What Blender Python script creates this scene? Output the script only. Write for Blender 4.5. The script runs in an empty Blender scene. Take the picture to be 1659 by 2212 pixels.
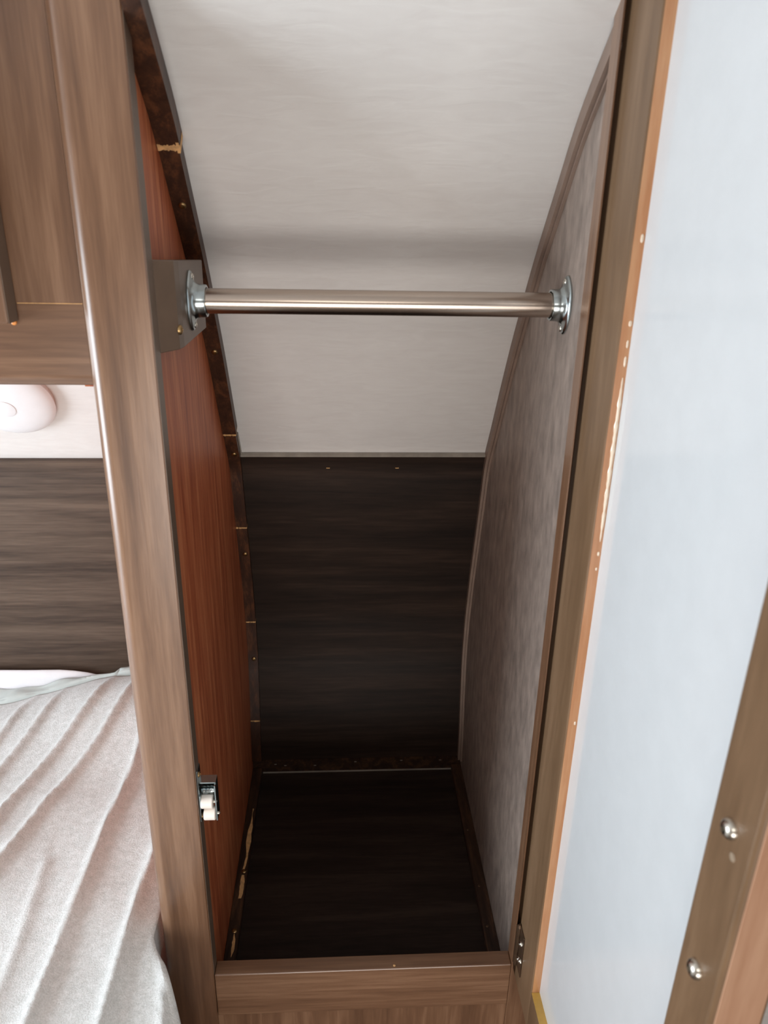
import bpy, bmesh, math, random
from mathutils import Vector, Matrix, noise as mnoise
random.seed(7)
S = bpy.context.scene
COL = S.collection

# ---------------------------------------------------------------- camera
F, YAW, PITCH, ROLL = 1642.96, -0.0606, 0.38875, 0.01999
cam_d = bpy.data.cameras.new('camera'); cam = bpy.data.objects.new('camera', cam_d); COL.objects.link(cam)
fw = Vector((-math.sin(YAW)*math.cos(PITCH), math.cos(YAW)*math.cos(PITCH), -math.sin(PITCH)))
rt = Vector((math.cos(YAW), math.sin(YAW), 0)); up = rt.cross(fw)
r2 = rt*math.cos(ROLL)+up*math.sin(ROLL); u2 = -rt*math.sin(ROLL)+up*math.cos(ROLL)
m = Matrix((( r2.x, u2.x, -fw.x, .14887), (r2.y, u2.y, -fw.y, -.62), (r2.z, u2.z, -fw.z, .83343), (0, 0, 0, 1)))
cam.matrix_world = m
cam_d.sensor_fit = 'VERTICAL'; cam_d.sensor_height = 36; cam_d.sensor_width = 27
cam_d.lens = F/2212*36; cam_d.clip_start = .01
cam_d.dof.use_dof = True; cam_d.dof.focus_distance = .92; cam_d.dof.aperture_fstop = 9
S.camera = cam

# ---------------------------------------------------------------- world, lights, exposure
W = bpy.data.worlds.new('daylight'); S.world = W; W.use_nodes = True
W.node_tree.nodes['Background'].inputs[0].default_value = (.86, .93, 1, 1)
W.node_tree.nodes['Background'].inputs[1].default_value = .25
S.view_settings.view_transform = 'Standard'; S.view_settings.look = 'None'
S.view_settings.gamma = 1; S.view_settings.use_curve_mapping = False
S.view_settings.exposure = 0

def area(name, loc, target, sx, sy, power, color):
    d = bpy.data.lights.new(name, 'AREA'); d.shape = 'RECTANGLE'; d.size = sx; d.size_y = sy
    d.energy = power; d.color = color
    o = bpy.data.objects.new(name, d); COL.objects.link(o); o.location = loc
    o.rotation_euler = (Vector(target)-Vector(loc)).to_track_quat('-Z', 'Y').to_euler()
    return o
# added area lights out of view: left and low rear daylight, plus a ceiling fill
area('unseen_light_left', (-1.28, -.42, .45), (0, -.12, .4), .72, .6, 21, (.82, .92, 1))
area('unseen_light_rear', (.15, -2.36, -.22), (.15, 0, .2), 1.5, 1.0, 32, (1, .945, .885))
area('ceiling_fill_light', (.15, -1.1, 1.03), (.15, -1.0, 0), .3, .3, 2, (1, .95, .88))  # added fill under the ceiling, no fixture there

# ---------------------------------------------------------------- materials
def lin(c):
    return tuple(((v/255/12.92) if v/255 <= .04045 else ((v/255+.055)/1.055)**2.4) for v in c)+(1,)

def newmat(name):
    mt = bpy.data.materials.new(name); mt.use_nodes = True
    nt = mt.node_tree
    return mt, nt, nt.nodes['Principled BSDF']

def node(nt, kind, **kw):
    n = nt.nodes.new(kind)
    for k, v in kw.items():
        if k in n.inputs: n.inputs[k].default_value = v
        else: setattr(n, k, v)
    return n

def ramp(nt, stops):
    n = nt.nodes.new('ShaderNodeValToRGB'); e = n.color_ramp.elements
    while len(e) < len(stops): e.new(.5)
    for i, (p, c) in enumerate(stops): e[i].position = p; e[i].color = lin(c)
    return n

def coords(nt, scale, rnd=True):
    tc = node(nt, 'ShaderNodeTexCoord'); mp = node(nt, 'ShaderNodeMapping')
    mp.inputs['Scale'].default_value = scale
    if rnd:
        oi = node(nt, 'ShaderNodeObjectInfo'); ml = node(nt, 'ShaderNodeMath', operation='MULTIPLY'); ml.inputs[1].default_value = 37
        nt.links.new(oi.outputs['Random'], ml.inputs[0])
        cb = node(nt, 'ShaderNodeCombineXYZ')
        for k in range(3): nt.links.new(ml.outputs[0], cb.inputs[k])
        nt.links.new(cb.outputs[0], mp.inputs['Location'])
    nt.links.new(tc.outputs['Object'], mp.inputs['Vector'])
    return mp

def bump(nt, b, height, strength, dist=.001):
    n = node(nt, 'ShaderNodeBump'); n.inputs['Strength'].default_value = strength; n.inputs['Distance'].default_value = dist
    nt.links.new(height, n.inputs['Height']); nt.links.new(n.outputs[0], b.inputs['Normal'])

def wood(name, axis, dark, mid, light, rough=.42, across=70, along=3.5, spec=.4, coat=0.0, bmp=.15):
    mt, nt, b = newmat(name)
    sc = [across]*3; sc['xyz'.index(axis)] = along
    mp = coords(nt, sc)
    n1 = node(nt, 'ShaderNodeTexNoise', Scale=1.0, Detail=4.0, Roughness=.55, Distortion=.6)
    nt.links.new(mp.outputs[0], n1.inputs['Vector'])
    sc2 = [across*6]*3; sc2['xyz'.index(axis)] = along*7
    mp2 = coords(nt, sc2)
    n2 = node(nt, 'ShaderNodeTexNoise', Scale=1.0, Detail=3.0, Roughness=.6)
    nt.links.new(mp2.outputs[0], n2.inputs['Vector'])
    mx = node(nt, 'ShaderNodeMix', data_type='FLOAT'); mx.inputs[0].default_value = .32
    nt.links.new(n1.outputs['Fac'], mx.inputs[2]); nt.links.new(n2.outputs['Fac'], mx.inputs[3])
    rp = ramp(nt, [(.34, dark), (.5, mid), (.64, light)])
    nt.links.new(mx.outputs[0], rp.inputs[0]); nt.links.new(rp.outputs[0], b.inputs['Base Color'])
    b.inputs['Roughness'].default_value = rough; b.inputs['Specular IOR Level'].default_value = spec
    b.inputs['Coat Weight'].default_value = coat; b.inputs['Coat Roughness'].default_value = .28
    bump(nt, b, n2.outputs['Fac'], bmp, .0006)
    return mt

def plain(name, c, rough=.5, metal=0.0, spec=.5, var=0.0, vscale=40, bmp=0.0, bscale=300, sx=(1, 1, 1)):
    mt, nt, b = newmat(name)
    mp = coords(nt, sx, False)
    b.inputs['Roughness'].default_value = rough; b.inputs['Metallic'].default_value = metal
    b.inputs['Specular IOR Level'].default_value = spec
    n = node(nt, 'ShaderNodeTexNoise', Scale=float(vscale), Detail=5.0, Roughness=.6)
    nt.links.new(mp.outputs[0], n.inputs['Vector'])
    lo = tuple(max(0, v*(1-var)) for v in c); hi = tuple(min(255, v*(1+var)) for v in c)
    rp = ramp(nt, [(.3, lo), (.7, hi)])
    nt.links.new(n.outputs['Fac'], rp.inputs[0]); nt.links.new(rp.outputs[0], b.inputs['Base Color'])
    if bmp:
        n2 = node(nt, 'ShaderNodeTexNoise', Scale=float(bscale), Detail=3.0)
        nt.links.new(mp.outputs[0], n2.inputs['Vector']); bump(nt, b, n2.outputs['Fac'], bmp, .001)
    return mt

WD = ((94, 65, 46), (119, 86, 63), (143, 109, 84))
M = {
 'stile': wood('laminate_vertical', 'z', *WD, rough=.3, across=42, along=2.0, spec=.55, coat=.5),
 'rail': wood('laminate_horizontal', 'x', *WD, rough=.3, across=42, along=2.0, spec=.55, coat=.5),
 'edge': plain('laminate_edge', (104, 86, 72), .38, var=.06, vscale=30),
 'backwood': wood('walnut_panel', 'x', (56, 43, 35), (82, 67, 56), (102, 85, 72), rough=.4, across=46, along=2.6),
 'backshaded': wood('shaded_walnut_panel', 'x', (32, 24, 20), (45, 34, 28), (60, 46, 38), rough=.5, across=38, along=2.4, spec=.2),  # same walnut as behind the bed, wardrobe shade put into the colour
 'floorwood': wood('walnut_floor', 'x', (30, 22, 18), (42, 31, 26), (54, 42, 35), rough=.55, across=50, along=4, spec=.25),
 'mahogany': wood('mahogany_plywood', 'z', (146, 70, 42), (178, 98, 62), (204, 128, 86), rough=.45, across=75, along=4, bmp=.3),
 'stain': wood('stained_batten', 'z', (46, 28, 20), (62, 38, 26), (92, 56, 35), rough=.42, across=90, along=14),
 'stainfloor': wood('stained_floor_batten', 'y', (36, 24, 18), (56, 38, 28), (84, 58, 40), rough=.45, across=90, along=9),
 'doorwood': wood('door_wood', 'z', (104, 80, 58), (120, 94, 70), (134, 107, 82), rough=.36, across=22, along=2.2, bmp=.05),
 'freeedge': wood('lit_free_edge', 'z', (150, 112, 88), (168, 128, 102), (182, 144, 118), rough=.35, across=30, along=2),  # door wood made lighter, rear light on the free edge put into the colour
 'dooredge': wood('varnished_door_edge', 'z', (168, 112, 70), (184, 128, 86), (196, 146, 104), rough=.18, across=40, along=3, spec=.6, bmp=.05),
 'varnish': plain('yellow_varnish_edge', (190, 150, 74), .3, var=.08),
 'bare': plain('bare_wood', (212, 166, 112), .7, var=.12, vscale=200),
 'greypanel': plain('grey_backing_panel', (146, 131, 121), .55, var=.15, vscale=70, bmp=.35, bscale=160, sx=(1, 1.0, .4)),
 'greytrim': plain('grey_edge_trim', (138, 117, 104), .5, var=.05),
 'white': plain('white_panel', (218, 221, 223), .12, spec=.6, var=.008),
 'lens': plain('milky_plastic', (232, 232, 234), .35, var=.01),
 'nylon': plain('white_nylon', (248, 238, 228), .4, var=.01),
 'zinc': plain('zinc_plate', (178, 188, 190), .22, 1.0, var=.06, vscale=60),
 'nickel': plain('brushed_nickel', (190, 176, 164), .24, 1.0, var=.02, vscale=400, sx=(.02, 1, 1)),
 'screw': plain('screw_steel', (205, 200, 190), .25, 1.0),
 'brass': plain('dull_brass_screw', (160, 132, 92), .35, 1.0, var=.1),
 'bronze': plain('dark_bronze_hinge', (92, 72, 56), .38, .6, var=.1),
 'sheet': plain('sage_sheet', (208, 216, 212), .8, var=.03),
 'mattress': plain('white_cotton', (240, 238, 240), .8, var=.01, bmp=.1),
 'seal': plain('pale_joint_strip', (150, 142, 132), .5, var=.1),
 'hole': plain('filled_hole', (150, 132, 112), .5, var=.05),
 'amber': plain('amber_bumper', (236, 150, 70), .35),
 'roomwood': wood('dark_room_cabinetry', 'z', (62, 46, 36), (80, 60, 47), (98, 76, 60)),
 'carpet': plain('floor_vinyl', (84, 68, 55), .6, var=.1),
 'cavity': plain('shadow_gap', (30, 22, 17), .8),
}

def wall_mat():
    mt, nt, b = newmat('embossed_white_wallboard')
    mp = coords(nt, (22, 60, 120), False)
    n = node(nt, 'ShaderNodeTexNoise', Scale=1.0, Detail=4.0, Distortion=1.2); nt.links.new(mp.outputs[0], n.inputs['Vector'])
    rp = ramp(nt, [(.3, (217, 213, 210)), (.7, (223, 220, 217))])
    nt.links.new(n.outputs['Fac'], rp.inputs[0]); nt.links.new(rp.outputs[0], b.inputs['Base Color'])
    b.inputs['Roughness'].default_value = .5
    bump(nt, b, n.outputs['Fac'], .35, .0012)
    return mt
M['wall'] = wall_mat()

def fleece_mat():
    mt, nt, b = newmat('cream_fleece')
    mp = coords(nt, (1, 1, 1), False)
    n = node(nt, 'ShaderNodeTexNoise', Scale=520.0, Detail=4.0, Roughness=.7); nt.links.new(mp.outputs[0], n.inputs['Vector'])
    n2 = node(nt, 'ShaderNodeTexNoise', Scale=120.0, Detail=3.0); nt.links.new(mp.outputs[0], n2.inputs['Vector'])
    mx = node(nt, 'ShaderNodeMix', data_type='FLOAT'); mx.inputs[0].default_value = .35
    nt.links.new(n.outputs['Fac'], mx.inputs[2]); nt.links.new(n2.outputs['Fac'], mx.inputs[3])
    rp = ramp(nt, [(.3, (208, 211, 207)), (.64, (249, 251, 250))])
    nt.links.new(mx.outputs[0], rp.inputs[0]); nt.links.new(rp.outputs[0], b.inputs['Base Color'])
    b.inputs['Roughness'].default_value = .95; b.inputs['Specular IOR Level'].default_value = .1
    b.inputs['Sheen Weight'].default_value = .5; b.inputs['Sheen Roughness'].default_value = .4
    bump(nt, b, mx.outputs[0], .8, .002)
    return mt
M['fleece'] = fleece_mat()

# ---------------------------------------------------------------- mesh helpers (all geometry in world metres)
def box(bm, x0, x1, y0, y1, z0, z1):
    v = [bm.verts.new(p) for p in ((x0, y0, z0), (x1, y0, z0), (x1, y1, z0), (x0, y1, z0), (x0, y0, z1), (x1, y0, z1), (x1, y1, z1), (x0, y1, z1))]
    for f in ((3, 2, 1, 0), (4, 5, 6, 7), (0, 1, 5, 4), (1, 2, 6, 5), (2, 3, 7, 6), (3, 0, 4, 7)):
        bm.faces.new([v[i] for i in f])
    return v

def boxmesh(*a, bev=0.0, seg=2):
    bm = bmesh.new(); box(bm, *a)
    if bev: bmesh.ops.bevel(bm, geom=list(bm.edges), offset=bev, segments=seg, affect='EDGES', profile=.5)
    return bm

def prism_x(poly, x0, x1, bev=0.0):
    """polygon of (y,z) extruded along x"""
    bm = bmesh.new()
    a = [bm.verts.new((x0, y, z)) for y, z in poly]; b = [bm.verts.new((x1, y, z)) for y, z in poly]
    n = len(poly)
    bm.faces.new(a); bm.faces.new(b[::-1])
    for i in range(n): bm.faces.new((a[i], b[i], b[(i+1) % n], a[(i+1) % n]))
    bmesh.ops.recalc_face_normals(bm, faces=bm.faces)
    if bev: bmesh.ops.bevel(bm, geom=list(bm.edges), offset=bev, segments=1, affect='EDGES')
    return bm

def prism_z(poly, z0, z1):
    bm = bmesh.new()
    a = [bm.verts.new((x, y, z0)) for x, y in poly]; b = [bm.verts.new((x, y, z1)) for x, y in poly]
    n = len(poly); bm.faces.new(a); bm.faces.new(b[::-1])
    for i in range(n): bm.faces.new((a[i], b[i], b[(i+1) % n], a[(i+1) % n]))
    bmesh.ops.recalc_face_normals(bm, faces=bm.faces)
    return bm

def frame_of(n):
    n = Vector(n).normalized(); t = Vector((0, 0, 1)) if abs(n.z) < .9 else Vector((1, 0, 0))
    u = t.cross(n).normalized(); return u, n.cross(u), n

def loft(rings, close_start=True, close_end=True):
    bm = bmesh.new(); prev = None; N = len(rings[0])
    for r in rings:
        cur = [bm.verts.new(p) for p in r]
        if prev:
            for i in range(N): bm.faces.new((prev[i], prev[(i+1) % N], cur[(i+1) % N], cur[i]))
        elif close_start: bm.faces.new(cur[::-1])
        prev = cur
    if close_end: bm.faces.new(prev)
    bmesh.ops.recalc_face_normals(bm, faces=bm.faces)
    return bm

def lathe(c, n, prof, seg=28, start=True, end=True):
    """prof: (radius, height along n)"""
    u, v, n = frame_of(n); c = Vector(c)
    rings = [[c+n*h+(u*math.cos(2*math.pi*i/seg)+v*math.sin(2*math.pi*i/seg))*r for i in range(seg)] for r, h in prof]
    return loft(rings, start, end)

def smooth(bm):
    for f in bm.faces: f.smooth = True
    return bm

def emit(name, bm, mat, parent=None, sm=False, label=None):
    if sm: smooth(bm)
    base = Vector(parent['_w']) if parent is not None and '_w' in parent else Vector((0, 0, 0))
    bmesh.ops.translate(bm, verts=bm.verts, vec=-base)
    me = bpy.data.meshes.new(name); bm.to_mesh(me); bm.free()
    me.materials.append(mat)
    o = bpy.data.objects.new(name, me); COL.objects.link(o)
    if parent is not None: o.parent = parent
    o['_w'] = tuple(base)
    if label: o['label'] = label
    if sm:
        md = o.modifiers.new('edges', 'EDGE_SPLIT'); md.split_angle = math.radians(38)
    return o

def thing(name, label, cat, loc=(0, 0, 0), group=None):
    o = bpy.data.objects.new(name, None); COL.objects.link(o); o.location = loc; o.empty_display_size = .05
    o['label'] = label; o['category'] = cat; o['_w'] = tuple(loc)
    if group: o['group'] = group
    return o

def tag(o, label, cat):
    o['label'] = label; o['category'] = cat; return o

def struct(name, bm, mat, sm=False):
    o = emit(name, bm, mat, None, sm); o['kind'] = 'structure'; return o

def screw_bm(c, n, r, dome=.35, seg=20):
    h = r*dome
    bm = lathe(c, n, [(r, -.001), (r, h*.25), (r*.86, h*.7), (r*.55, h), (r*.36, h*1.02), (r*.3, h*.2), (r*.06, h*.1)], seg)
    return bm

# ---------------------------------------------------------------- curve of the front wall, y as a function of z
PR = [(-.80, .40), (-.3, .425), (-.09, .445), (-.06, .447), (0, .452), (.06, .463), (.13, .471), (.21, .466), (.29, .450), (.38, .426), (.44, .410), (.50, .396),
      (.54, .368), (.604, .328), (.66, .292), (.689, .272), (.766, .214), (.788, .196), (.868, .124), (.895, .102), (.93, .060), (.96, .0195), (.978, -.0048)]
def prof(z):
    if z <= PR[0][0]: return PR[0][1]
    for (a, ya), (b, yb) in zip(PR, PR[1:]):
        if z <= b: return ya+(yb-ya)*(z-a)/(b-a)
    return PR[-1][1]
def sprof(z, k=.018):                      # smoothed
    z = min(z, .978)
    w = min(k, .9781-z)
    return sum(prof(z+d*w) for d in (-1, -.5, 0, .5, 1))/5
def sheet(z0, z1, x0, x1, off0, off1, n=60):
    """slab that follows the wall curve, from off0 to off1 in front of it"""
    zs = [z0+(z1-z0)*i/n for i in range(n+1)]
    def pt(z, off):
        dy = (sprof(min(z+.006, .978))-sprof(z-.006))/(min(z+.006, .978)-(z-.006)); t = Vector((dy, 1)).normalized()
        return (sprof(z)-t.y*off, z+t.x*off)
    poly = [pt(z, off0) for z in zs]+[pt(z, off1) for z in zs[::-1]]
    return prism_x(poly, x0, x1)

# ---------------------------------------------------------------- setting
ZF = -.09                                   # wardrobe floor
bm = sheet(-.78, .9735, -.054, .3488, -.02, 0, 110)
for xa, xb in ((-1.3, -.054), (.3488, 1.2)):
    b2 = sheet(-.78, .9605, xa, xb, -.02, 0, 110); me = bpy.data.meshes.new('tmp'); b2.to_mesh(me); b2.free(); bm.from_mesh(me); bpy.data.meshes.remove(me)
wallb = struct('wall_front', bm, M['wall'], True)
emit('wood_panel', sheet(-.1, .499, -1.29, -.0135, .001, .006, 60), M['backwood'], wallb, True, 'walnut panel behind the bed')
emit('top_trim', sheet(.474, .4996, -1.29, -.0135, .0065, .0105, 6), M['backwood'], wallb, False)
struct('ceiling', boxmesh(-1.3, 1.2, -2.4, .019, 1.06, 1.09), M['wall'])
struct('floor', boxmesh(-1.3, 1.2, -2.4, .45, -.83, -.8), M['carpet'])
def wall_with_hole(axis, at, th, a0, a1, z0, z1, h0, h1, k0, k1):
    bm = bmesh.new()
    def bx(p0, p1, q0, q1):
        if axis == 'x': box(bm, at, at+th, p0, p1, q0, q1)
        else: box(bm, p0, p1, at, at+th, q0, q1)
    bx(a0, h0, z0, z1); bx(h1, a1, z0, z1); bx(h0, h1, z0, k0); bx(h0, h1, k1, z1)
    return bm
struct('wall_left', wall_with_hole('x', -1.33, .03, -2.4, .45, -.8, 1.06, -.80, -.04, .12, .78), M['wall'])
struct('wall_rear', wall_with_hole('y', -2.43, .03, -1.3, 1.2, -.8, 1.06, -.62, .92, -.76, .32), M['roomwood'])
struct('wall_right', boxmesh(1.2, 1.23, -2.4, .45, -.8, 1.06), M['roomwood'])
for nm, (a, b, c, d), ax in (('added_window_1', (-.80, -.04, .12, .78), 'x'), ('added_door_1', (-.62, .92, -.76, .32), 'y')):  # unseen frames added around the left and rear area lights
    bm = bmesh.new(); t = .03
    for (p0, p1, q0, q1) in ((a, b, c, c+t), (a, b, d-t, d), (a, a+t, c+t, d-t), (b-t, b, c+t, d-t)):
        if ax == 'x': box(bm, -1.325, -1.295, p0, p1, q0, q1)
        else: box(bm, p0, p1, -2.425, -2.395, q0, q1)
    struct(nm, bm, M['lens'])

# ---------------------------------------------------------------- wardrobe
WO = .3483
wd = thing('wardrobe', 'open built-in wood-grain wardrobe with hanging rod and white-panelled door, right of the bed', 'wardrobe', (.17, .0, -.8))
# left face-frame stile, left front corner routed round above the sill
def arc(cx, cy, r, a0, a1, n): return [(cx+r*math.cos(math.radians(a0+(a1-a0)*i/n)), cy+r*math.sin(math.radians(a0+(a1-a0)*i/n))) for i in range(n+1)]
XS = -.0545
bm = bmesh.new()
secs = []
for z, r in ((-.8, .0015), (-.004, .0015), (.001, .004), (.006, .009), (.013, .0125), (1.06, .0125)):
    p = [(XS, .019)]+[(XS+r-r*math.sin(math.radians(90-9*i))*1.0 if False else XS+r-r*math.cos(math.radians(9*i)), r-r*math.sin(math.radians(9*i))) for i in range(11)]+[(-.001, 0), (0, .001), (0, .019)]
    secs.append([(x, y, z) for x, y in p])
bm.free()
emit('stile', loft(secs), M['stile'], wd, True, 'left stile with rounded outer edge')
emit('stile_edge', boxmesh(-.0002, .0005, .0012, .0188, .0, .975), M['edge'], wd, False, 'grey edge banding of left stile')
bm = boxmesh(WO, WO+.0011, 0, .019, -.8, 1.06)
box(bm, WO+.0011, .42, .0155, .019, -.8, 1.06)
emit('stile', bm, M['stile'], wd, False, 'right stile behind the open door')
emit('header', boxmesh(0, WO, -.001, .0028, .9742, 1.06), M['rail'], wd)
emit('sill', boxmesh(0.0006, WO-.0001, 0, .0186, -.069, 0, bev=.0012), M['rail'], wd, False, 'horizontal sill rail at the bottom')
emit('lower_panel', boxmesh(0, WO, .004, .018, -.8, -.0695), M['stile'], wd)
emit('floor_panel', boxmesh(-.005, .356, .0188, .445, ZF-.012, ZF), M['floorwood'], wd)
# side panels follow the curve of the wall
def side(x0, x1):
    zs = [-.78+i*.02 for i in range(87)]+[.9605]
    poly = [(.0192, -.78)]+[(sprof(z)-.0005, z) for z in zs]
    return prism_x(poly, x0, x1)
emit('side_panel', side(-.0125, -.005), M['mahogany'], wd, False, 'reddish-brown mahogany left side panel')
emit('side_panel', side(.3565, .366), M['greypanel'], wd, False, 'mottled grey right side panel')
bp = emit('back_panel', sheet(-.0640, .508, -.0048, .3563, .001, .0055, 50), M['backshaded'], wd, True, 'walnut back panel, shade put into its colour')
emit('panel_edge', sheet(.5065, .5095, -.0048, .3563, .001, .0062, 2), M['seal'], bp)
for x in (.128, .225): emit('staple', sheet(.486, .487, x, x+.005, .0055, .0064, 1), M['bare'], bp)
bb = emit('back_batten', boxmesh(-.004, .356, .4385, .4455, ZF+.0025, -.0642), M['stainfloor'], wd)
emit('joint_strip', boxmesh(.012, .3405, .4375, .4425, ZF, ZF+.0024), M['seal'], bb, False, 'pale strip in the floor joint')
for x, z in ((.032, -.072), (.049, -.075), (.10, -.076), (.17, -.07), (.25, -.069), (.318, -.07)):
    emit('staple', boxmesh(x, x+.004, .4378, .4386, z, z+.001), M['seal'], bb)
# right side trim along the panel's rear edge
emit('edge_trim', sheet(-.066, .957, .3500, .3564, .0005, .0150, 70), M['greytrim'], wd, True, 'grey welt along the right panel')
emit('trim_bead', sheet(-.066, .957, .3535, .3564, .0165, .0195, 70), M['greytrim'], wd, True)
# stained battens on the left side
def saw(bm_list): pass
JO = [.9605, .884, .5555, .390, .205, .0157, -.062]
SC = [None, .8328, .5155, .3376, .127, None]
for i, (za, zb) in enumerate(zip(JO, JO[1:])):
    x1, t = (.0145, .019) if i == 0 else ((.0125, .0165) if i == 1 else (.011, .014))
    g = .0012
    bm = sheet(zb+g, za-(0 if i == 0 else g), -.0049, x1, .0008, t, 24)
    if i == 0:                                      # its upper end runs on past the stile's inner edge
        b2 = sheet(.9605, .9715, .0009, x1, .0008, t, 6)
        me = bpy.data.meshes.new('tmp'); b2.to_mesh(me); b2.free(); bm.from_mesh(me); bpy.data.meshes.remove(me)
    cl = emit('batten', bm, M['stain'], wd)
    # ragged pale saw cut at the lower end
    n = 14; bm = bmesh.new(); rr = random.Random(i)
    if i < 5:
        for k in range(n):
            xa = -.0045+(x1+.0045)*k/n; xb = -.0045+(x1+.0045)*(k+1)/n
            hgt = rr.uniform(.0008, .0032) if i else rr.uniform(.002, .0055)
            y = sprof(zb); b2 = sheet(zb-hgt*.5, zb+hgt*.5, xa, xb, .001, t+.0004, 1)
            me = bpy.data.meshes.new('tmp'); b2.to_mesh(me); b2.free(); bm.from_mesh(me); bpy.data.meshes.remove(me)
        if i == 0:
            b2 = sheet(zb-.004, zb+.004, x1-.003, x1-.0005, .001, t+.0004, 1)
            me = bpy.data.meshes.new('tmp'); b2.to_mesh(me); b2.free(); bm.from_mesh(me); bpy.data.meshes.remove(me)
        emit('saw_cut', bm, M['bare'], cl, False, 'ragged pale saw cut')
    else: bm.free()
    zsl = [SC[i]] + ([.6744] if i == 1 else [])
    for z in zsl:
        if z is None: continue
        dy = (sprof(z+.01)-sprof(z-.01))/.02; tv = Vector((dy, 1)).normalized()
        nrm = Vector((0, -tv.y, tv.x)); zz = z+.004
        c = Vector((.0045, sprof(zz), zz))+nrm*t
        emit('screw', screw_bm(c, nrm, .0037, .5), M['brass'], cl, True, 'sunken bronze screw')
emit('shim', sheet(.486, .545, .0112, .0124, .0012, .0040, 6), M['seal'], wd, False, 'thin pale wood shim')
# floor battens
fl = emit('floor_batten', boxmesh(-.0049, .0105, .02, .4375, ZF, ZF+.012, bev=.0008, seg=1), M['stainfloor'], wd, False, 'dark left floor batten with scraped bare wood')
emit('floor_batten', boxmesh(.3395, .3564, .02, .4375, ZF, ZF+.012, bev=.0008, seg=1), M['stainfloor'], wd, False, 'dark right floor batten')
fr = COL.objects['floor_batten.001'] if 'floor_batten.001' in COL.objects else fl
for y, x in ((.219, .0052), (.121, .004)):
    emit('screw', screw_bm((x, y, ZF+.012), (0, 0, 1), .0036), M['brass'], fl, True)
for y in (.287, .181, .115):
    emit('screw', screw_bm((.3455, y, ZF+.012), (0, 0, 1), .002), M['bronze'], fr, True)
def patch(pts, name='bare_patch'):
    """pts: (y, xa, xb) ragged sliver of bare wood on the left floor batten"""
    z = ZF+.0121
    L = [(a, y) for y, a, b in pts]; R = [(b, y) for y, a, b in pts][::-1]
    return prism_z(L+R, z-.0004, z+.0003)
rr = random.Random(4)
def ragged(y0, y1, shape, n=16):
    out = []
    for k in range(n+1):
        t = k/n; a, b = shape(t); j = rr.uniform(-.0005, .0005)
        out.append((y0+(y1-y0)*t, a+j, b+rr.uniform(-.0005, .0005)))
    return out
emit('bare_patch', patch(ragged(.222, .342, lambda t: (.0040+.0016*math.sin(t*9)-.001*(1-t), .0062+.0028*math.sin(min(1, t*1.1)*3.1)+.0004*math.sin(t*20)))), M['bare'], fl, False, 'pale scraped bare wood')
emit('bare_patch', patch(ragged(.172, .212, lambda t: (.0025, .0055+.003*math.sin(.4+t*2.4)), 10)), M['bare'], fl, False, 'pale scraped bare wood')
emit('bare_patch', patch(ragged(.082, .116, lambda t: (.0042-.001*math.sin(t*3.1), .0046+.0028*math.sin(t*3.1)), 8)), M['bare'], fl, False, 'pale scraped bare wood')
# rod support block, flanges and rod
def block_bm():
    bm = bmesh.new()
    st = [(.0195, .0009, .7132, .7868), (.040, .0125, .7128, .7852), (.052, .014, .7126, .7843), (.165, .014, .7115, .7768), (.167, .0130, .7115, .7766)]
    rs = [[(-.0049, y, a), (x-.0008, y, a), (x, y, a+.0008), (x, y, b-.0008), (x-.0008, y, b), (-.0049, y, b)] for y, x, a, b in st]
    bm.free(); return loft(rs)
bk = emit('support_block', block_bm(), M['edge'], wd, False, 'grey-brown block carrying the rod')
emit('screw', screw_bm((.0130, .042, .729), (1, 0, 0), .0042, .55), M['brass'], bk, True, 'brass screw head')
RY, RZ, RR = .091, .7470, .0111
def flange(x, s):
    N = 56; rings = []
    def ov(az, ay, h, p=1.0):
        out = []
        for i in range(N):
            a = 2*math.pi*i/N; c, sn = math.cos(a), math.sin(a)
            ww = ay*(1-.28*abs(sn)**3) if az > ay*1.05 else ay
            out.append(Vector((x+s*h, RY+ww*c, RZ+az*sn)))
        return out
    for az, ay, h in ((.0262, .0185, 0), (.0264, .0187, .0012), (.0256, .018, .0024), (.0235, .0172, .0030), (.0195, .0162, .0036), (.0168, .0156, .0046), (.0150, .0146, .0066), (.0143, .0142, .0090), (.0142, .0142, .0142), (.0138, .0138, .0150), (.0122, .0122, .0150), (.0118, .0118, .0142), (.0117, .0117, .006)):
        rings.append(ov(az, ay, h))
    o = emit('rod_flange', loft(rings), M['zinc'], wd, True)
    for dz in (.0208, -.0208):
        emit('screw', screw_bm((x+s*.0030, RY, RZ+dz), (s, 0, 0), .0031, .5), M['screw'], o, True)
    return o
flange(.0141, 1)['label'] = 'zinc flange on the left block'
flange(.3563, -1)['label'] = 'zinc flange on the right panel'
emit('hanging_rod', lathe((.0215, RY, RZ), (1, 0, 0), [(RR, 0), (RR, .01), (RR, .3275)], 64), M['nickel'], wd, True, 'brushed nickel hanging rod')
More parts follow.
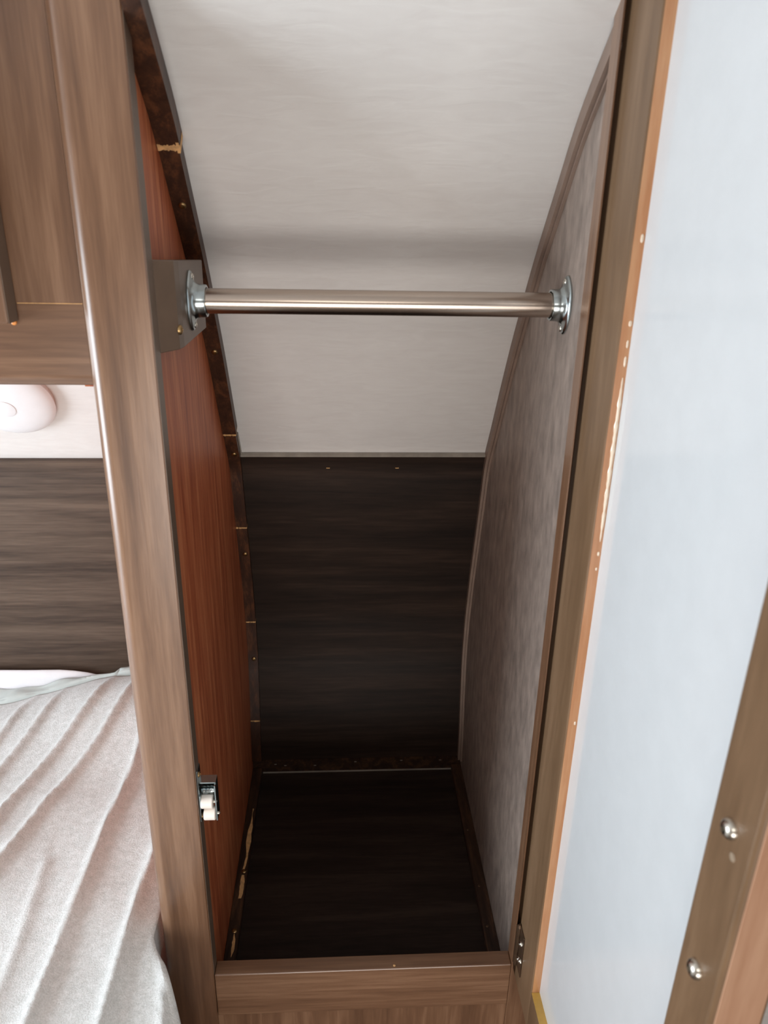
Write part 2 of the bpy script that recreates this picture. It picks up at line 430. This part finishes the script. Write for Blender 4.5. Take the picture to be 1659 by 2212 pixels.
# double roller catch
rc = emit('roller_catch', boxmesh(.0006, .0018, .004, .018, .226, .292, bev=.0004, seg=1), M['zinc'], wd, False, 'zinc mounting plate with two white rollers')
emit('bracket', (lambda b: (box(b, .0018, .0185, .008, .0192, .2735, .275), box(b, .0172, .0185, .004, .0192, .228, .2735), box(b, .0018, .0030, .002, .008, .246, .262), box(b, .0018, .0185, .0180, .0192, .24, .2735), b)[-1])(bmesh.new()), M['zinc'], rc)
emit('spring', lathe((.003, .012, .262), (1, 0, 0), [(.0035, 0), (.0042, .002), (.0035, .004), (.0042, .006), (.0035, .008), (.0042, .01), (.0035, .013)], 20), M['zinc'], rc, True)
for z, x in ((.2515, .0028), (.2360, .0048)):
    emit('roller', lathe((x, .0065, z), (1, 0, 0), [(.0064, 0), (.0072, .0008), (.0072, .0112), (.0064, .012)], 28), M['nylon'], rc, True, 'white nylon roller')
    emit('pin', lathe((x+.012, .0065, z), (1, 0, 0), [(.0018, 0), (.0018, .0035), (.0010, .0042)], 14), M['screw'], rc, True)
for z in (.284, .2295): emit('screw', screw_bm((.0018, .010, z), (1, 0, 0), .0030, .5), M['brass'], rc, True)
# the open door: hinged on the right stile, swung 90 degrees towards the viewer
XD, TD = .3542, .0330
YH, YA, YB, YE = .0125, -.0605, -.3015, -.3435
Z0, Z1, ZP0, ZP1 = -.022, 1.04, .0362, .985
dr = emit('door', boxmesh(XD+.0092, XD+.0130, YB-.008, YA+.008, ZP0-.008, ZP1+.008), M['white'], wd, False, 'open wardrobe door, its white glossy panel seen from inside')
hs = emit('door_stile', boxmesh(XD, XD+TD, YA, YH, Z0, Z1, bev=.0012), M['doorwood'], dr, False, 'brown hinge-side stile of the door')
emit('door_stile', boxmesh(XD, XD+TD, YE, YB, Z0, Z1, bev=.0030, seg=3), M['doorwood'], dr, False, 'brown free stile of the door with two bright screws')
emit('lit_edge', boxmesh(XD+.0032, XD+TD-.0032, YE-.0006, YE+.0004, Z0+.003, Z1-.003, bev=.0004), M['freeedge'], dr, False, 'free edge, rear light put into its colour')
emit('door_rail', boxmesh(XD, XD+TD, YB, YA, Z0, ZP0, bev=.0004, seg=1), M['doorwood'], dr)
emit('door_rail', boxmesh(XD, XD+TD, YB, YA, ZP1, Z1, bev=.0004, seg=1), M['doorwood'], dr)
emit('edge_strip', boxmesh(XD+.0011, XD+.0092, YA-.0006, YA-.0001, ZP0, ZP1), M['dooredge'], dr, False, 'orange varnished inner edge of hinge stile')
emit('edge_strip', boxmesh(XD+.0004, XD+.0092, YB, YA-.0008, ZP0, ZP0+.0005), M['varnish'], dr, False, 'yellow varnished edge of bottom rail')
# glossy glue beads along the panel edge
rr = random.Random(11)
gl = [(.812, .003, .0011), (.753, .0022, .0012), (.738, .0030, .0008), (.725, .004, .0009), (.566, .002, .001), (.552, .0015, .0008), (.645, .068, .0019), (.395, .002, .0009)]
GLUE = plain('dried_glue', (228, 208, 184), .08, spec=.8)
for z, hh, w in gl:
    rings = []; N = 9 if hh < .02 else 41
    for k in range(N):
        t = -1+2*k/(N-1); r = w*math.sqrt(max(.03, 1-t**4))*(1 if N == 9 else .75+.25*math.sin(k*1.7)*math.sin(k*.6))
        rings.append([Vector((XD+.0070+r*math.cos(2*math.pi*i/10), YA-.0006+r*.7*math.sin(2*math.pi*i/10), z+hh*t)) for i in range(10)])
    emit('glue_bead', loft(rings), GLUE, dr, True)
for z in (.5295, .4235): emit('screw', screw_bm((XD, -.3220, z), (-1, 0, 0), .0060, .75, 24), M['screw'], dr, True, 'bright domed handle screw')
emit('hole_plug', lathe((XD+.0002, -.3285, .5165), (-1, 0, 0), [(.0026, 0), (.0024, .0006), (.0012, .0007)], 18), M['hole'], dr, True)
# concealed-pin hinge at the door's lower end
hg = emit('hinge', boxmesh(XD-.0012, XD, -.020, -.0030, .004, .066, bev=.0005, seg=1), M['bronze'], dr, False, 'small bronze hinge leaf')
h2 = lathe((XD-.0022, -.0022, .006), (0, 0, 1), [(.0014, -.004), (.0026, 0), (.0026, .058), (.0014, .062)], 18)
b2 = boxmesh(XD-.0055, XD-.001, -.0012, 0, .006, .066); me = bpy.data.meshes.new('tmp'); b2.to_mesh(me); b2.free(); h2.from_mesh(me); bpy.data.meshes.remove(me)
for f in h2.faces: f.smooth = False
me = None
hk = emit('hinge', h2, M['bronze'], dr, False, 'bronze hinge knuckle')
for y, z in ((-.0125, .0495), (-.0165, .0270), (-.0105, .0225)):
    emit('screw', screw_bm((XD-.0012, y, z), (-1, 0, 0), .0033, .8), M['screw'], dr, True, 'bright hinge screw')

# wood chip left on the sill
bm = bmesh.new(); bmesh.ops.create_icosphere(bm, subdivisions=1, radius=.0016)
for v in bm.verts: v.co = Vector((v.co.x*1.1+.2095, v.co.y*.9+.0035, v.co.z*.5+.0008))
tag(emit('wood_chip', bm, M['bare']), 'tiny pale wood chip lying on the front of the sill', 'wood chip')

# ---------------------------------------------------------------- overhead cabinet, left of the wardrobe
YC = .0105
oc = thing('overhead_cabinet', 'walnut overhead cabinet above the bed at upper left', 'cabinet', (-.5, .02, .69))
emit('face_stile', boxmesh(-.118, XS-.0002, YC, YC+.018, .7535, 1.06), M['stile'], oc)
poly = [(YC, .7530)]+[(YC+.0115-.0115*math.cos(math.radians(a)), .6985-.0125*math.sin(math.radians(a))) for a in range(0, 91, 9)]+[(YC+.020, .686), (YC+.020, .7530)]
emit('bottom_rail', prism_x(poly, -1.28, XS-.0002), M['rail'], oc, True, 'bottom rail with rounded lower edge')
emit('bottom_panel', prism_x([(YC+.0202, .688), (sprof(.688)-.0065, .688), (sprof(.7)-.0065, .70), (YC+.0202, .70)], -1.28, XS-.02), M['mahogany'], oc)
emit('joint_line', boxmesh(-.1055, XS-.0004, YC-.0003, YC, .7531, .7537), M['bare'], oc, False, 'thin pale line where stile meets rail')
cd = emit('door', boxmesh(-.46, -.1065, YC-.0192, YC-.0004, .7398, 1.04, bev=.0015), M['stile'], oc, False, 'cabinet door at the picture edge')
emit('door_edge', boxmesh(-.1066, -.1060, YC-.0186, YC-.001, .7402, 1.039), M['edge'], cd, False, 'dark edge of the cabinet door')
emit('bumper', lathe((-.1098, YC-.0004, .7385), (0, -1, 0), [(.0022, 0), (.0020, .0012), (.0008, .0018)], 14), M['amber'], oc, True, 'amber bumper dot')
emit('splinter', prism_x([(YC+.014, .6868), (YC+.0225, .6868), (YC+.0225, .6834), (YC+.015, .6836)], -.0665, XS-.0006, .0004), M['mahogany'], oc, False, 'torn reddish splinter')

# ---------------------------------------------------------------- dome light on the sloped wall
zc = .600; dy = (sprof(zc+.02)-sprof(zc-.02))/.04; tv = Vector((dy, 1)).normalized()
nrm = Vector((0, -tv.y, tv.x)); cc = Vector((-.262, sprof(zc), zc))
dl = thing('dome_light', 'round white dome lamp on the wall under the overhead cabinet', 'lamp', tuple(cc))
emit('base', lathe(cc, nrm, [(.0535, -.001), (.0535, .005), (.050, .007)], 64), M['lens'], dl, True)
R = .0565
emit('lens', lathe(cc, nrm, [(R*.97, .0065), (R, .0085)]+[(R*math.cos(math.radians(a))**.9, .0085+.0135*math.sin(math.radians(a))) for a in range(6, 88, 6)]+[(.0005, .022)], 72), M['lens'], dl, True)
emit('knob', lathe(cc, nrm, [(.0135, .0205), (.0130, .0224), (.0118, .0228), (.0005, .0231)], 40), M['lens'], dl, True)

# ---------------------------------------------------------------- bed
bd = thing('bed', 'bed at lower left with white mattress edge against the wood panel', 'bed', (-.5, 0, -.8))
emit('base', boxmesh(-1.27, -.068, -.46, .385, -.8, -.08), M['stile'], bd)
emit('mattress', boxmesh(-1.27, -.068, -.46, .430, -.0795, .058, bev=.03, seg=4), M['mattress'], bd, True)
# raised white edge of the mattress pad along the wall
rings = []
for k in range(49):
    x = -1.26+1.04*k/48; t = max(0, min(1, (x+.32)/.10))
    ry = .0075*(1-.6*t**2); rz = .030*(1-.55*t**2); cy = .4480+.001*math.sin(k*.7); cz_ = .0915-.006*t**2
    ring = []
    for i in range(28):
        a = 2*math.pi*i/28; cr = 1-.35*math.exp(-((math.sin(a)-.30)/.16)**2)*(1 if math.cos(a) < 0 else 0)
        ring.append(Vector((x, cy+ry*math.cos(a)*cr, cz_+rz*math.sin(a))))
    rings.append(ring)
emit('mattress_edge', loft(rings), M['mattress'], bd, True, 'white upturned edge against the wall')
# pale sheet between the mattress edge and the blanket
def grid(fx, nu, nv):
    bm = bmesh.new(); vs = [[bm.verts.new(fx(i/nu, j/nv)) for j in range(nv+1)] for i in range(nu+1)]
    for i in range(nu):
        for j in range(nv): bm.faces.new((vs[i][j], vs[i+1][j], vs[i+1][j+1], vs[i][j+1]))
    bmesh.ops.recalc_face_normals(bm, faces=bm.faces)
    return bm
def sstep(t):
    t = max(0, min(1, t)); return t*t*(3-2*t)
def edge_back(x): return .406+.026*sstep((x+.40)/.2)+.0015*math.sin(x*70)
def back_z(x): return .087+.034*sstep((x+.42)/.24)
def sheet_pt(a, b):
    x = -1.25+a*1.172; e = edge_back(x); y0 = e-.02; y1 = min(.439, .439) if x < -.21 else e+.018
    y = y0+b*(y1-y0)
    z = .0625+(back_z(x)+.003-.0625)*sstep((y-e+.010)/.018)+(.0020*math.sin(x*60+y*130)+.0015*math.sin(x*113-y*90))*sstep((y-e)/.01)
    return Vector((x, y, z))
so = tag(emit('flat_sheet', grid(sheet_pt, 160, 16), M['sheet'], None, True), 'pale grey-green sheet showing between blanket and white mattress edge', 'sheet')
so.modifiers.new('thick', 'SOLIDIFY').thickness = .002

RIDGE = [([(-.361, .30), (-.349, .377), (-.334, .412), (-.32, .438)], .010, .010),
         ([(-.345, .20), (-.332, .266), (-.315, .323), (-.299, .393), (-.281, .44)], .012, .010),
         ([(-.312, .12), (-.301, .189), (-.284, .238), (-.259, .304), (-.228, .395), (-.205, .46)], .015, .011),
         ([(-.29, .02), (-.269, .11), (-.247, .204), (-.208, .302), (-.178, .408), (-.165, .46)], .014, .011),
         ([(-.166, -.4), (-.161, -.113), (-.159, -.005), (-.158, .062), (-.157, .139), (-.145, .3), (-.13, .42)], .016, .012),
         ([(-.095, -.4), (-.089, -.116), (-.089, -.02), (-.088, .052), (-.084, .107), (-.075, .2)], .018, .014),
         ([(-.022, -.3), (-.026, -.12), (-.042, -.04)], .014, .010),
         ([(-.21, -.4), (-.20, -.116), (-.205, .0), (-.215, .1)], .006, .012)]
def seg_d(p, a, b):
    ab = (b[0]-a[0], b[1]-a[1]); L = ab[0]**2+ab[1]**2
    t = max(0, min(1, ((p[0]-a[0])*ab[0]+(p[1]-a[1])*ab[1])/L))
    q = (a[0]+ab[0]*t, a[1]+ab[1]*t); d = math.hypot(p[0]-q[0], p[1]-q[1])
    s = ab[0]*(p[1]-a[1])-ab[1]*(p[0]-a[0])
    return d, (-1 if s > 0 else 1)
def hgt(x, y):
    z = 0
    for pts, A, w in RIDGE:
        d, s = min((seg_d((x, y), a, b) for a, b in zip(pts, pts[1:])), key=lambda v: v[0])
        e = min(1, math.exp(-((max(0, d-.02))/.05)**2))
        z += A*.40*math.exp(-(d/(w*.38))**1.5)
        if s > 0: z += A*.35*math.exp(-(d/(w*.8))**1.6)
        else: z += A*.35*math.exp(-(d/(w*3.0))**1.3)
    z += .002*mnoise.noise((x*14, y*14, 1.3))+.0006*mnoise.noise((x*60, y*60, 4))
    return z
NU, NV, ND = 150, 190, 40
def blanket():
    bm = bmesh.new(); rows = []
    for j in range(NV+1):
        t = j/NV; row = []
        for i in range(NU+1+ND):
            if i <= NU:
                s = (i/NU)
                x0 = -.78
                yb0 = -.5
                # right margin of the top surface
                y_guess = yb0+(.44-yb0)*t
                xe = -.0600 if y_guess > -.004 else -.0600+.42*min(.13, (-.004-y_guess))
                x = x0+(xe-x0)*s
                y = yb0+(edge_back(x)-yb0)*t
                fade = .25+.75*sstep((edge_back(x)-y)/.05)
                z = .074+(back_z(x)-.074)*sstep((y-.22)/.2)+hgt(x, y)*fade
                fall = max(0, (y-edge_back(x)+.02)/.02)
                z -= .002*fall**2
                row.append((x, y, z))
            else:
                k = (i-NU)/ND; x, y, z = row[NU]
                if y > -.012: q = 0.0
                else: q = min(1, (-.012-y)/.03)
                a = k*1.9
                row.append((x+q*(.010*math.sin(min(1.57, a*1.6))+.004*math.sin(y*60+k*2)*k)-(1-q)*.0004*k, y, z-q*(.016*(1-math.cos(min(1.57, a*1.6)))+.26*max(0, k-.25)) - (1-q)*.05*k))
        rows.append(row)
    vs = [[bm.verts.new(p) for p in r] for r in rows]
    for j in range(NV):
        for i in range(NU+ND): bm.faces.new((vs[j][i], vs[j][i+1], vs[j+1][i+1], vs[j+1][i]))
    bmesh.ops.recalc_face_normals(bm, faces=bm.faces)
    return bm
bl = emit('blanket', blanket(), M['fleece'], None, True)
bl.modifiers.remove(bl.modifiers[0]); md = bl.modifiers.new('thick', 'SOLIDIFY'); md.thickness = .004; md.offset = -1
tag(bl, 'cream fleece blanket lying in soft diagonal folds on the bed', 'blanket')

for o in list(bpy.data.objects):
    if '_w' in o: del o['_w']
